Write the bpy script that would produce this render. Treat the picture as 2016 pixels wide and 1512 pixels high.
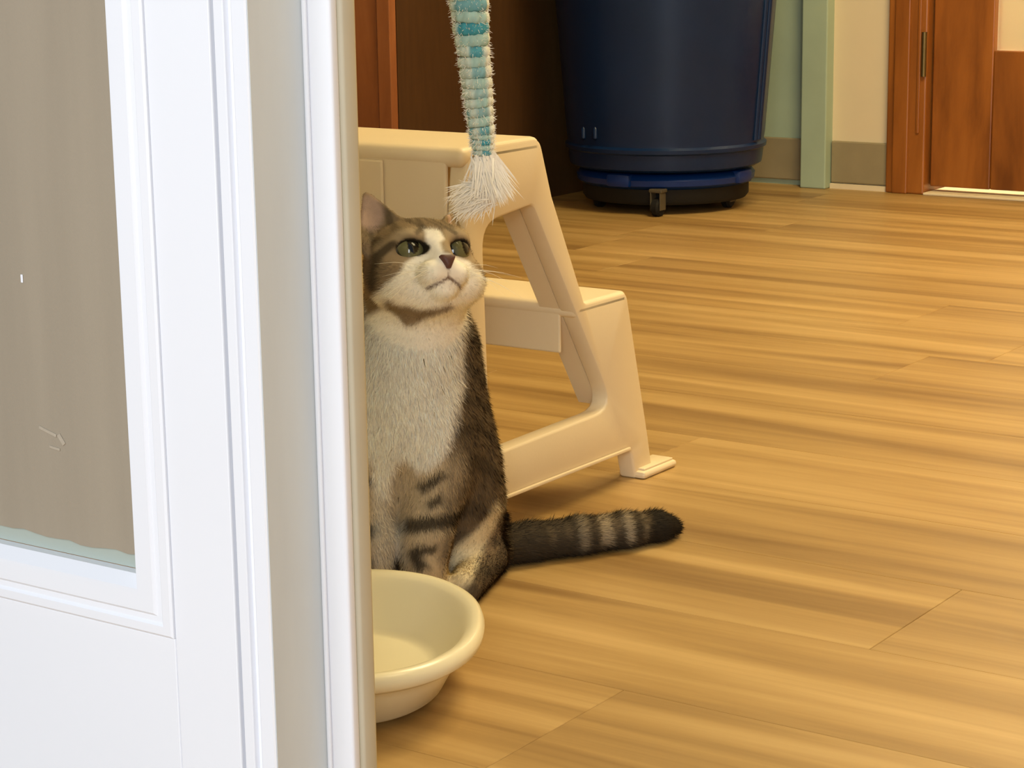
import bpy, bmesh, math, random
import numpy as np
from mathutils import Vector, Matrix

# ------------------------------------------------------------------ scene, camera, light
for o in list(bpy.data.objects):
    bpy.data.objects.remove(o, do_unlink=True)
scene = bpy.context.scene
COL = scene.collection
random.seed(7)
rng = np.random.default_rng(7)

CAM_F = 4200.0                      # focal length in pixels of a 2016 wide frame
PITCH = math.atan(912 / CAM_F)
ROLL = math.radians(.86)
CAM_H = .63
c_f = Vector((0, math.cos(PITCH), -math.sin(PITCH)))
c_u0 = Vector((0, math.sin(PITCH), math.cos(PITCH)))
c_r0 = Vector((1, 0, 0))
c_r = c_r0 * math.cos(ROLL) - c_u0 * math.sin(ROLL)
c_u = c_u0 * math.cos(ROLL) + c_r0 * math.sin(ROLL)
cam_data = bpy.data.cameras.new('camera')
cam_data.sensor_width = 36
cam_data.lens = CAM_F / 2016 * 36
cam_data.clip_start = .02
cam = bpy.data.objects.new('camera', cam_data)
COL.objects.link(cam)
mw = Matrix((c_r, c_u, -c_f)).transposed().to_4x4()
mw.translation = (0, 0, CAM_H)
cam.matrix_world = mw
scene.camera = cam

scene.view_settings.view_transform = 'Standard'
scene.view_settings.look = 'None'
scene.view_settings.gamma = 1
scene.view_settings.use_curve_mapping = False
scene.view_settings.exposure = 0.0

world = bpy.data.worlds.new('world')
scene.world = world
world.use_nodes = True
bg = world.node_tree.nodes['Background']
bg.inputs[0].default_value = (.90, .95, 1.0, 1)      # plain overcast daylight outside the doorway
bg.inputs[1].default_value = .28

BROT = math.radians(-35)            # the building stands turned by this to the camera
BX = Vector((math.cos(BROT), math.sin(BROT), 0))
BY = Vector((-math.sin(BROT), math.cos(BROT), 0))
def B(x, y, z=0.0):                 # building coordinates -> world
    return BX * x + BY * y + Vector((0, 0, z))

def area_light(name, loc, rot, sx, sy, watt, colour):
    l = bpy.data.lights.new(name, 'AREA')
    l.shape = 'RECTANGLE'; l.size = sx; l.size_y = sy; l.energy = watt; l.color = colour
    o = bpy.data.objects.new(name, l); COL.objects.link(o)
    o.location = loc; o.rotation_euler = rot
    return o
def aim(a, b):
    return (Vector(b) - Vector(a)).to_track_quat('-Z', 'Y').to_euler()
area_light('daylight_fill', B(-1.45, -2.2, 1.4), aim(B(-1.45, -2.2, 1.4), B(-1.1, .975, .6)), 1.6, 1.8, 51, (.88, .94, 1.0))  # unseen area light added on the camera side as daylight; no window built
area_light('daylight_fill', B(1.0, -1.9, 1.5), aim(B(1.0, -1.9, 1.5), B(-1.1, 1.4, .2)), 1.6, 1.6, 88, (.92, .96, 1.0))  # second unseen light, added to fill the cat and jamb from the front
WARM = (1.0, .82, .46)
area_light('ceiling_lamp_light', B(-.9, 3.1, 2.52), (0, 0, BROT), 1.2, .6, 72, WARM)
area_light('ceiling_lamp_light', B(.3, 1.7, 2.52), (0, 0, BROT), 1.2, .6, 17, WARM)
area_light('corridor_lamp_light', B(-1.5, 5.3, 2.3), (0, 0, BROT), .8, .5, 90, (1, .86, .6))

# ------------------------------------------------------------------ helpers
def pix(px, py):
    return c_f + c_r * ((px - 1008) / CAM_F) - c_u * ((py - 756) / CAM_F)
def at(px, py, Y):                  # a point seen at a picture position, at distance Y
    d = pix(px, py); return Vector((0, 0, CAM_H)) + d * (Y / d.y)
def onz(px, py, z=0.0):             # ... at height z
    d = pix(px, py); return Vector((0, 0, CAM_H)) + d * ((z - CAM_H) / d.z)

def lin(c):
    return tuple(((v / 255) / 12.92 if v / 255 <= .04045 else ((v / 255 + .055) / 1.055) ** 2.4) for v in c) + (1.0,)

def new_mat(name):
    m = bpy.data.materials.new(name); m.use_nodes = True
    return m, m.node_tree, m.node_tree.nodes['Principled BSDF']

def plain(name, rgb, rough=.5, spec=.5, var=.06, scale=18, bump=0.0, bscale=120, stretch=None):
    m, nt, p = new_mat(name)
    p.inputs['Roughness'].default_value = rough
    p.inputs['Specular IOR Level'].default_value = spec
    tc = nt.nodes.new('ShaderNodeTexCoord')
    src = tc.outputs['Object']
    if stretch:
        mp = nt.nodes.new('ShaderNodeMapping'); mp.inputs['Scale'].default_value = stretch
        nt.links.new(src, mp.inputs['Vector']); src = mp.outputs['Vector']
    n = nt.nodes.new('ShaderNodeTexNoise'); n.inputs['Scale'].default_value = scale; n.inputs['Detail'].default_value = 5
    nt.links.new(src, n.inputs['Vector'])
    r = nt.nodes.new('ShaderNodeValToRGB')
    c = lin(rgb)
    r.color_ramp.elements[0].position = .3; r.color_ramp.elements[1].position = .7
    r.color_ramp.elements[0].color = tuple(v * (1 - var) for v in c[:3]) + (1,)
    r.color_ramp.elements[1].color = tuple(min(1, v * (1 + var)) for v in c[:3]) + (1,)
    nt.links.new(n.outputs['Fac'], r.inputs['Fac'])
    nt.links.new(r.outputs['Color'], p.inputs['Base Color'])
    if bump:
        n2 = nt.nodes.new('ShaderNodeTexNoise'); n2.inputs['Scale'].default_value = bscale
        nt.links.new(src, n2.inputs['Vector'])
        b = nt.nodes.new('ShaderNodeBump'); b.inputs['Strength'].default_value = bump; b.inputs['Distance'].default_value = .002
        nt.links.new(n2.outputs['Fac'], b.inputs['Height']); nt.links.new(b.outputs['Normal'], p.inputs['Normal'])
    return m

def wood(name, light, mid, dark, scale, rough=.45, blotch=.0):
    m, nt, p = new_mat(name)
    p.inputs['Roughness'].default_value = rough
    tc = nt.nodes.new('ShaderNodeTexCoord'); oi = nt.nodes.new('ShaderNodeObjectInfo')
    mul = nt.nodes.new('ShaderNodeVectorMath'); mul.operation = 'SCALE'; mul.inputs[0].default_value = (37, 19, 23)
    nt.links.new(oi.outputs['Random'], mul.inputs['Scale'])
    add = nt.nodes.new('ShaderNodeVectorMath'); add.operation = 'ADD'
    nt.links.new(tc.outputs['Object'], add.inputs[0]); nt.links.new(mul.outputs[0], add.inputs[1])
    mp = nt.nodes.new('ShaderNodeMapping'); mp.inputs['Scale'].default_value = scale
    nt.links.new(add.outputs[0], mp.inputs['Vector'])
    n1 = nt.nodes.new('ShaderNodeTexNoise'); n1.inputs['Scale'].default_value = 1; n1.inputs['Detail'].default_value = 6
    n1.inputs['Roughness'].default_value = .6; n1.inputs['Distortion'].default_value = .4
    nt.links.new(mp.outputs[0], n1.inputs['Vector'])
    r = nt.nodes.new('ShaderNodeValToRGB'); e = r.color_ramp.elements
    e[0].position = .30; e[0].color = lin(dark); e[1].position = .72; e[1].color = lin(light)
    k = e.new(.5); k.color = lin(mid)
    nt.links.new(n1.outputs['Fac'], r.inputs['Fac'])
    hs = nt.nodes.new('ShaderNodeHueSaturation')
    mr = nt.nodes.new('ShaderNodeMapRange'); mr.inputs['To Min'].default_value = .96; mr.inputs['To Max'].default_value = 1.04
    nt.links.new(oi.outputs['Random'], mr.inputs['Value']); nt.links.new(mr.outputs[0], hs.inputs['Value'])
    nt.links.new(r.outputs['Color'], hs.inputs['Color'])
    nt.links.new(hs.outputs['Color'], p.inputs['Base Color'])
    b = nt.nodes.new('ShaderNodeBump'); b.inputs['Strength'].default_value = .08; b.inputs['Distance'].default_value = .001
    nt.links.new(n1.outputs['Fac'], b.inputs['Height']); nt.links.new(b.outputs['Normal'], p.inputs['Normal'])
    return m

def vcol(name, rough=.8, spec=.2, noise=.0):
    m, nt, p = new_mat(name)
    p.inputs['Roughness'].default_value = rough
    p.inputs['Specular IOR Level'].default_value = spec
    a = nt.nodes.new('ShaderNodeVertexColor'); a.layer_name = 'Col'
    nt.links.new(a.outputs['Color'], p.inputs['Base Color'])
    return m

M = {}
M['floor'] = wood('plank_wood', (198, 163, 104), (170, 135, 78), (132, 98, 50), (.8, 15, 8), .42)
M['slab'] = plain('slab', (110, 85, 50), .8)
M['cream'] = plain('cream_wall_paint', (226, 208, 172), .75, .3, .02, 6, .05)
M['green'] = plain('pale_green_paint', (168, 184, 158), .6, .4, .04, 9, .05)
M['base'] = plain('taupe_vinyl', (150, 136, 104), .6, .4, .07, 14)
M['ceil'] = plain('ceiling_white', (225, 222, 212), .9, .1, .02)
M['door_wood'] = wood('door_wood', (172, 106, 44), (150, 88, 32), (108, 58, 18), (9, 9, 1.3), .35)
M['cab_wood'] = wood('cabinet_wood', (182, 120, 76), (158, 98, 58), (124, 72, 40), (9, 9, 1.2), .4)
M['cab_shade'] = plain('cabinet_shade_brown', (80, 53, 28), .55, .3, .10, 10, stretch=(8, 8, 1))  # dark brown puts the shade of the cabinet's side into its colour
M['white'] = plain('white_gloss_paint', (232, 234, 240), .35, .5, .008, 5, .02, 60)
M['jamb'] = plain('jamb_shade_grey', (204, 209, 210), .55, .4, .05, 7, .05, 60, stretch=(3, 3, .6))  # grey, cool tint stands in for the shade on the jamb's reveal
M['beige'] = plain('edge_shade_beige', (196, 188, 166), .6, .3, .05, 12)  # beige stands in for shade on the side of the door stop
M['blind'] = plain('grey_brown_fabric', (157, 145, 127), .95, .1, .05, 3, .25, 500, stretch=(10, 10, .8))
M['stool'] = plain('cream_plastic', (228, 208, 170), .45, .45, .02, 8, .04, 300)
M['bowl'] = plain('ivory_plastic', (230, 220, 186), .28, .5, .015, 6)
M['blue'] = plain('navy_blue_plastic', (3, 33, 70), .34, .4, .10, 7, .06, 40)
M['dolly'] = plain('blue_dolly_plastic', (5, 42, 104), .32, .45, .08, 9, .05, 40)
M['caster'] = plain('caster_metal', (82, 74, 58), .4, .5, .1, 40)
M['rubber'] = plain('black_rubber', (22, 20, 17), .7, .3, .1, 40)
M['metal'] = plain('hinge_metal', (120, 104, 66), .35, .6, .1, 30); M['metal'].node_tree.nodes['Principled BSDF'].inputs['Metallic'].default_value = .8
M['yarn'] = vcol('yarn', .95, .1)
M['fluff'] = plain('white_feather', (246, 238, 222), .95, .1, .04, 60)
M['cord'] = plain('white_cord', (225, 222, 212), .9, .1)
M['fur'] = vcol('cat_fur', .85, .15)
M['eye'] = vcol('cat_eye', .08, .6)
M['nose'] = plain('nose_leather', (92, 58, 50), .5, .4, .1, 300)
M['whisker'] = plain('whisker', (235, 228, 210), .5, .3, 0)
# glazing
m, nt, p = new_mat('frosted_pane'); p.inputs['Base Color'].default_value = lin((196, 208, 200)); p.inputs['Roughness'].default_value = .25
p.inputs['Transmission Weight'].default_value = .35; M['pane'] = m
m, nt, p = new_mat('milky_glass'); p.inputs['Base Color'].default_value = lin((250, 244, 226)); p.inputs['Roughness'].default_value = .6
p.inputs['Transmission Weight'].default_value = .9; M['milky'] = m

class MB:
    """collects shapes and links them as ONE mesh object"""
    def __init__(s): s.bm = bmesh.new()
    def box(s, x0, x1, y0, y1, z0, z1, bev=0.0, seg=2):
        t = bmesh.new()
        bmesh.ops.create_cube(t, size=1)
        for w in t.verts:
            w.co = Vector(((x0 + x1) / 2 + w.co.x * (x1 - x0), (y0 + y1) / 2 + w.co.y * (y1 - y0), (z0 + z1) / 2 + w.co.z * (z1 - z0)))
        if bev: bmesh.ops.bevel(t, geom=t.edges[:] + t.verts[:], offset=bev, segments=seg, affect='EDGES', profile=.5)
        s._add(t); return s
    def _add(s, t):
        me = bpy.data.meshes.new('t'); t.to_mesh(me); t.free(); s.bm.from_mesh(me); bpy.data.meshes.remove(me)
    def rings(s, rings, cap0=True, cap1=True):
        vs = [[s.bm.verts.new(p) for p in r] for r in rings]
        n = len(vs[0])
        for a, b in zip(vs, vs[1:]):
            for i in range(n):
                s.bm.faces.new((a[i], a[(i + 1) % n], b[(i + 1) % n], b[i]))
        if cap0: s.bm.faces.new(list(reversed(vs[0])))
        if cap1: s.bm.faces.new(vs[-1])
        return s
    def lathe(s, prof, n=48, c=(0, 0, 0), axis='z'):
        rr = []
        for r, h in prof:
            ring = []
            for i in range(n):
                a = 2 * math.pi * i / n
                if axis == 'z': ring.append((c[0] + r * math.cos(a), c[1] + r * math.sin(a), c[2] + h))
                else: ring.append((c[0] + h, c[1] + r * math.cos(a), c[2] + r * math.sin(a)))
            rr.append(ring)
        return s.rings(rr)
    def tube(s, pts, rad, n=10):
        pts = [Vector(p) for p in pts]; rr = []
        if not hasattr(rad, '__len__'): rad = [rad] * len(pts)
        for i, p in enumerate(pts):
            d = (pts[min(i + 1, len(pts) - 1)] - pts[max(i - 1, 0)]).normalized()
            q = d.to_track_quat('Z', 'Y')
            rr.append([p + q @ Vector((rad[i] * math.cos(2 * math.pi * k / n), rad[i] * math.sin(2 * math.pi * k / n), 0)) for k in range(n)])
        return s.rings(rr)
    def prism(s, outline, holes, x0, x1, bev=0.0):
        """outline and holes lie in (y, z); extruded along x from x0 to x1"""
        t = bmesh.new(); edges = []
        for loop in [outline] + holes:
            vs = [t.verts.new((x0, a, b)) for a, b in loop]
            for i in range(len(vs)): edges.append(t.edges.new((vs[i], vs[(i + 1) % len(vs)])))
        bmesh.ops.triangle_fill(t, use_beauty=True, use_dissolve=False, edges=edges)
        ext = bmesh.ops.extrude_face_region(t, geom=t.faces[:])
        for w in [g for g in ext['geom'] if isinstance(g, bmesh.types.BMVert)]: w.co.x = x1
        bmesh.ops.recalc_face_normals(t, faces=t.faces[:])
        if bev:
            sharp = [e for e in t.edges if len(e.link_faces) == 2 and e.calc_face_angle() > 1.0]
            bmesh.ops.bevel(t, geom=sharp, offset=bev, segments=2, affect='EDGES', profile=.5)
        s._add(t); return s
    def build(s, name, mat, parent=None, smooth=None, loc=None, rotz=None):
        bmesh.ops.recalc_face_normals(s.bm, faces=s.bm.faces[:])
        me = bpy.data.meshes.new(name); s.bm.to_mesh(me); s.bm.free()
        me.materials.append(mat)
        o = bpy.data.objects.new(name, me); COL.objects.link(o)
        if smooth is not None:
            for p in me.polygons: p.use_smooth = True
            me.set_sharp_from_angle(angle=math.radians(smooth))
        if parent: o.parent = parent
        if loc is not None: o.location = loc
        if rotz is not None: o.rotation_euler = (0, 0, rotz)
        return o

def tag(o, label, cat=None, group=None, kind=None):
    o['label'] = label
    if cat: o['category'] = cat
    if group: o['group'] = group
    if kind: o['kind'] = kind
    return o
def empty(name, loc=(0, 0, 0), rotz=0):
    o = bpy.data.objects.new(name, None); COL.objects.link(o); o.empty_display_size = .05
    o.location = loc; o.rotation_euler = (0, 0, rotz); return o
def rounded(pts, rads, seg=6):
    """polygon with rounded corners"""
    out = []; n = len(pts)
    for i in range(n):
        p = Vector(pts[i]); a = (Vector(pts[i - 1]) - p); b = (Vector(pts[(i + 1) % n]) - p); r = rads[i]
        if r <= 0: out.append(tuple(p)); continue
        la, lb = a.length, b.length; a.normalize(); b.normalize()
        ang = math.acos(max(-1, min(1, a.dot(b)))); d = min(r / math.tan(ang / 2), la * .48, lb * .48)
        p0, p1 = p + a * d, p + b * d
        for k in range(seg + 1):
            t = k / seg; out.append(tuple(p0 * (1 - t) ** 2 + p * 2 * t * (1 - t) + p1 * t * t))
    return out

# ------------------------------------------------------------------ the setting
# all structure is laid out in building coordinates (x along the walls, y into the room)
FRONT_Y = .975      # face of the wall the camera looks past
BACK_Y = 4.57
def struct(mb, name, mat, label, **k):
    o = mb.build(name, mat, rotz=BROT, **k)
    return tag(o, label, kind='structure')

fl = struct(MB().box(-4.7, 2.4, -1.6, 6.0, -.03, -.006), 'floor', M['slab'], 'wood-look plank floor in warm honey brown')
PW, PL = .202, 1.22
proto = None
row0 = 1.435 - PW * 15
seams = {14: -.895, 16: -.767, 15: -1.30}
for rw in range(33):
    y0 = row0 + rw * PW
    if y0 > BACK_Y + .05 or y0 < -1.5: continue
    off = seams.get(rw, random.uniform(0, PL))
    off = (off + 4.7) % PL
    for k in range(-1, 6):
        x0 = -4.7 + off + k * PL
        if proto is None:
            proto = MB().box(0, PL - .0005, 0, PW - .0005, -.006, 0, .0004, 1).build('plank', M['floor'], fl)
            o = proto
        else:
            o = proto.copy(); COL.objects.link(o); o.parent = fl
        o.location = (x0, y0, 0)

# back wall: doorway on the right, pale green stretch on the left
wb = struct(MB().box(-2.332, -2.117, BACK_Y, BACK_Y + .12, 0, 2.6)
            .box(-2.117, -1.03, BACK_Y, BACK_Y + .12, 2.15, 2.6)
            .box(-1.03, 2.2, BACK_Y, BACK_Y + .12, 0, 2.6), 'wall_back', M['cream'], 'cream painted back wall of the room')
struct(MB().box(-4.6, -2.337, BACK_Y + .012, BACK_Y + .12, 0, 2.6), 'wall_back_green', M['green'], 'pale green stretch of the back wall behind the blue can')
struct(MB().box(-2.332, -2.266, BACK_Y - .035, BACK_Y + .03, 0, 2.6, .003), 'trim_1', M['green'], 'pale green square post standing proud of the back wall')
struct(MB().box(-4.6, -2.345, BACK_Y + .004, BACK_Y + .012, .012, .112, .003), 'baseboard_left', M['base'], 'taupe vinyl baseboard below the pale green wall')
struct(MB().box(-2.264, -2.118, BACK_Y - .010, BACK_Y, .014, .112, .003), 'baseboard_back', M['base'], 'taupe vinyl baseboard below the cream wall beside the wooden door')
struct(MB().box(-2.264, -2.118, BACK_Y - .014, BACK_Y - .001, 0, .012), 'trim_2', M['cream'], 'thin pale strip along the floor below the taupe baseboard')
struct(MB().box(-4.7, -4.6, 1.1, 6.0, 0, 2.6), 'wall_left', M['cream'], 'cream side wall at the left end of the room')
struct(MB().box(2.2, 2.3, 1.1, 6.0, 0, 2.6), 'wall_right', M['cream'], 'cream side wall at the right end of the room')
struct(MB().box(-4.7, 2.3, .975, 6.0, 2.6, 2.68), 'ceiling', M['ceil'], 'white ceiling of the room')
struct(MB().box(-4.6, 2.2, 5.9, 6.0, 0, 2.6), 'wall_corridor', M['cream'], 'cream wall beyond the wooden door')

# wooden door in the back wall
cs = struct(MB().box(-2.118, -2.022, BACK_Y - .022, BACK_Y + .10, 0, 2.15, .004), 'trim_3', M['door_wood'], 'reddish brown wooden door casing beside the cream wall')
MB().box(-2.100, -2.062, BACK_Y - .028, BACK_Y - .021, 0, 2.15, .003).build('moulding', M['door_wood'], cs)
MB().box(-2.044, -2.036, BACK_Y - .026, BACK_Y - .021, .14, 2.1, .002).build('moulding', M['door_wood'], cs)
h = MB().lathe([(.006, 0), (.006, .10)], 12, (-2.028, BACK_Y - .024, .27)).build('hinge', M['metal'], cs, 40)
struct(MB().box(-1.12, -1.03, BACK_Y - .022, BACK_Y + .10, 0, 2.15, .004), 'trim_4', M['door_wood'], 'reddish brown wooden door casing on the far side of the wooden door')
struct(MB().box(-2.02, -1.12, BACK_Y - .03, BACK_Y + .11, 0, .006, .002), 'trim_6', M['cream'], 'pale strip added as the light gap below the wooden door')  # pale strip added to stand in for light through the gap
dr = empty('door_1', B(-2.016, BACK_Y + .0, .018), BROT); tag(dr, 'reddish brown wooden door with a milky glass pane and light below it', kind='structure')
W2 = .89
MB().box(0, .145, 0, .045, 0, 2.1, .003).build('stile', M['door_wood'], dr)
MB().box(W2 - .145, W2, 0, .045, 0, 2.1, .003).build('stile', M['door_wood'], dr)
MB().box(.1452, W2 - .1452, .001, .044, 0, .312, .003).build('bottom_rail', M['door_wood'], dr)
MB().box(.1452, W2 - .1452, .001, .044, 1.95, 2.1, .003).build('top_rail', M['door_wood'], dr)
MB().box(.1455, W2 - .1455, .018, .024, .3125, 1.9495).build('pane', M['milky'], dr)

# near wall with the glazed white door leaf and the jamb the camera looks past
fx = -.873
wf = struct(MB().box(-4.6, fx - .93, FRONT_Y + .004, FRONT_Y + .10, 0, 2.6)
            .box(fx - .93, .13, FRONT_Y + .004, FRONT_Y + .10, 2.12, 2.6)
            .box(.13, 2.3, FRONT_Y + .004, FRONT_Y + .10, 0, 2.6), 'wall_front', M['white'], 'white wall around the near doorway')
jb = struct(MB().box(fx - .0272, fx, FRONT_Y + .012, FRONT_Y + .052, 0, 2.12).box(fx - .0005, fx + .0001, FRONT_Y + .0006, FRONT_Y + .0121, 0, 2.12), 'trim_5', M['jamb'], 'painted jamb of the near white doorway, coloured grey for its shade')
def fluted(x0, x1, y0, y1, z0, z1):      # casing face with two stepped flutes
    prof = [(x0, y1), (x0, y0 + .0075), (x0 + .0022, y0 + .0075), (x0 + .0026, y0 + .0008), (x0 + .0034, y0), (x0 + .0100, y0), (x0 + .0108, y0 + .0008), (x0 + .0114, y0 + .0045), (x0 + .0150, y0 + .0045), (x0 + .0166, y0 + .0012), (x0 + .0176, y0 + .0004), (x1 - .001, y0 + .0004), (x1, y0 + .0014), (x1, y1)]
    return MB().rings([[(a, b, z) for a, b in prof] for z in (z0, z1)])
fluted(fx - .0295, fx - .0006, FRONT_Y - .0010, FRONT_Y + .0118, 0, 2.12).build('casing_face', M['white'], jb)
MB().box(fx - .002, fx + .0212, FRONT_Y + .0521, FRONT_Y + .060, 0, 2.12, .002).box(fx + .0002, fx + .0036, FRONT_Y + .0496, FRONT_Y + .0521, 0, 2.12, .0008).build('door_stop', M['white'], jb, 50)
MB().box(fx - .002, fx + .0232, FRONT_Y + .0602, FRONT_Y + .076, 0, 2.12, .003).build('stop_edge', M['beige'], jb, 50)
leaf = empty('door_2', B(fx - .0300, FRONT_Y, 0), BROT); tag(leaf, 'white glazed door leaf with a grey-brown blind behind its pane', kind='structure')
lw = .86
zb, LB = .168, .0375             # bottom of the glazing bead, bead width
MB().box(-.0545, 0, -.001, .043, .008, 2.11, .001).build('stile', M['white'], leaf)
MB().box(-lw, -lw + .0545, -.001, .043, .008, 2.11, .001).build('stile', M['white'], leaf)
MB().box(-lw + .0547, -.0547, -.001, .043, .008, zb, .001).build('bottom_rail', M['white'], leaf)
MB().box(-lw + .0547, -.0547, -.001, .043, 2.0, 2.11, .001).build('top_rail', M['white'], leaf)
# moulded glazing bead: one mitred frame around the pane
bead_prof = [(0, .004), (0, -.0022), (.0015, -.0034), (.0075, -.0040), (.0095, -.0022), (.0135, -.0022), (.0155, -.0042), (.0275, -.0046), (.0300, -.0040), (.0375, .0040), (.0375, .0118)]
MB().rings([[(-.0548 - o, y, zb + .0002 + o), (-lw + .0548 + o, y, zb + .0002 + o), (-lw + .0548 + o, y, 1.9998 - o), (-.0548 - o, y, 1.9998 - o)] for o, y in bead_prof], False, False).build('glazing_bead', M['white'], leaf, 25)
MB().box(-lw + .093, -.093, .012, .016, zb + .038, 1.962).build('pane', M['pane'], leaf)
# fabric blind hanging on the inside of the pane, its lower hem frayed
bm_ = bmesh.new(); nx = 60; xs = np.linspace(-lw + .10, -.0945, nx)
z_lo = [zb + .0485 + .0006 * math.sin(i * 1.7) + .0009 * math.sin(i * .53 + 1) + random.uniform(-.0007, .0007) for i in range(nx)]
lo = [[bm_.verts.new((xs[i], yy, z_lo[i])) for i in range(nx)] for yy in (.0098, .0116)]
hi = [[bm_.verts.new((xs[i], yy, 1.955)) for i in range(nx)] for yy in (.0098, .0116)]
for i in range(nx - 1):
    bm_.faces.new((lo[0][i], lo[0][i + 1], hi[0][i + 1], hi[0][i])); bm_.faces.new((lo[1][i], hi[1][i], hi[1][i + 1], lo[1][i + 1]))
    bm_.faces.new((lo[0][i], lo[1][i], lo[1][i + 1], lo[0][i + 1])); bm_.faces.new((hi[0][i], hi[0][i + 1], hi[1][i + 1], hi[1][i]))
bl = MB(); bl.bm.free(); bl.bm = bm_
bl = bl.build('blind', M['blind'], leaf); bl['label'] = 'grey-brown fabric blind'
# small white marks on the blind
M['scuff'] = plain('pale_scuff', (172, 160, 142), .95, .1, .08, 200)
for (a, b_, w, hh, tl, mk) in ((-.192, .397, .0010, .0028, 0, 'white'), (-.176, .292, .0085, .0011, .25, 'scuff'), (-.163, .288, .0042, .0016, .9, 'scuff'), (-.170, .281, .0050, .0009, .1, 'scuff')):
    sc_ = MB().box(-w, w, -.0003, .0003, -hh, hh, .0002, 1).build('scuff', M[mk], leaf)
    sc_.location = (a, .0094, b_); sc_.rotation_euler = (0, tl, 0)

# ------------------------------------------------------------------ tall wooden cabinet in the left background
cb = empty('wooden_cabinet', B(-2.755, 3.515, 0), BROT); tag(cb, 'tall reddish brown wooden cabinet with its shaded side coloured dark, behind the step stool', 'cabinet')
MB().box(-.92, -.003, .021, 1.09, .0, 1.40, .003).build('carcass', M['cab_shade'], cb)
MB().box(-.002, 0, .022, 1.09, .0, 1.40).build('side_panel', M['cab_shade'], cb)
MB().box(-.034, 0, -.002, .0205, .0, 1.40, .002).build('face_frame', M['cab_wood'], cb)
for i in range(2):
    d_ = MB().box(-.474 - .44 * i, -.037 - .44 * i, .002, .020, .08, 1.38, .002).build('door', M['cab_wood'], cb)
    MB().box(-.464 - .44 * i + (.39 if i else .0), -.452 - .44 * i + (.39 if i else .0), -.020, .001, .8, .92, .004).build('handle', M['metal'], d_)

# ------------------------------------------------------------------ blue waste can on its dolly
cx, cy = -2.455, 4.12
can = empty('waste_can', B(cx, cy, .094), BROT); tag(can, 'large navy blue plastic waste can standing on a wheeled dolly', 'waste can')
R0_ = .216
prof = [(.001, 0), (R0_ - .012, 0), (R0_ - .002, .006), (R0_, .018), (R0_ + .002, .038), (R0_ + .008, .042), (R0_ + .009, .050), (R0_ + .003, .055), (R0_ + .003, .060)]
prof += [(R0_ + .004 + .045 * t, .06 + .58 * t) for t in np.linspace(.02, 1, 8)]
prof += [(R0_ + .043, .640), (R0_ + .0, .06), (R0_ - .02, .012), (.001, .012)]
MB().lathe(prof, 72).build('body', M['blue'], can, 40)
rr_ = R0_ + .049
MB().lathe([(rr_ - .004, .63), (rr_ + .010, .63), (rr_ + .014, .64), (rr_ + .012, .655), (rr_, .66), (rr_ - .006, .655), (rr_ - .004, .63)], 72).build('rim', M['blue'], can, 40)
for s_ in (0, 1):      # moulded handles
    a = math.pi * s_ + 1.9
    ca, sa = math.cos(a), math.sin(a)
    pts = [(ca * (rr_ + .0) - sa * w, sa * (rr_ + .0) + ca * w, .60 + dz) for w, dz in ((-.06, .03),)] + \
          [(ca * (rr_ + .045) - sa * w, sa * (rr_ + .045) + ca * w, .60) for w in (-.05, 0, .05)] + [(ca * rr_ - sa * .06, sa * rr_ + ca * .06, .63)]
    MB().tube(pts, .011, 10).build('handle', M['blue'], can, 60)
for dx, dz in ((-.3, .07), (-.12, .072)):       # small moulded lugs near the base
    a = math.radians(-90) + dx - .1
    MB().lathe([(.001, -.016), (.006, -.012), (.006, .008), (.001, .014)], 10, ((R0_ + .005) * math.cos(a), (R0_ + .005) * math.sin(a), dz + .012)).build('lug', M['blue'], can, 40)
a = math.radians(8)
for da in (0, .09):     # two vertical ribs on the right flank
    pts = [((R0_ + .004 + .045 * t) * math.cos(a - da), (R0_ + .004 + .045 * t) * math.sin(a - da), .06 + .58 * t) for t in np.linspace(.0, .95, 6)]
    MB().tube(pts, .006, 8).build('rib', M['blue'], can, 60)
dol = empty('can_dolly', B(cx, cy, 0), BROT); tag(dol, 'round blue plastic dolly on swivel casters below the navy waste can', 'dolly')
MB().lathe([(.001, .090), (.178, .090), (.192, .086), (.200, .076), (.198, .064), (.188, .056), (.001, .060)], 60).box(-.206, .206, -.03, .03, .060, .090, .008).box(-.03, .03, -.206, .206, .060, .090, .008).build('deck', M['dolly'], dol, 40)
MB().lathe([(.186, .0555), (.186, .030), (.180, .022), (.174, .030), (.174, .0555)], 60).build('shadow_ring', M['rubber'], dol, 40)  # black ring added in place of the shadow under the deck
for k in range(5):
    ang = math.radians(-64 + 72 * k)
    px_, py_ = .150 * math.cos(ang), .150 * math.sin(ang)
    if k == 0: px_, py_ = .1985 * math.cos(ang), .1985 * math.sin(ang)
    c_ = MB().box(px_ - .013, px_ - .0105, py_ - .012, py_ + .012, .014, .058, .001).box(px_ + .0105, px_ + .013, py_ - .012, py_ + .012, .014, .058, .001).box(px_ - .016, px_ + .016, py_ - .0125, py_ + .014, .052, .060, .002).build('caster', M['caster'], dol)
    MB().lathe([(.004, -.0095), (.016, -.0095), (.020, -.006), (.020, .006), (.016, .0095), (.004, .0095)], 24, (px_, py_, .020), 'x').build('wheel', M['rubber'], c_, 40)

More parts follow.
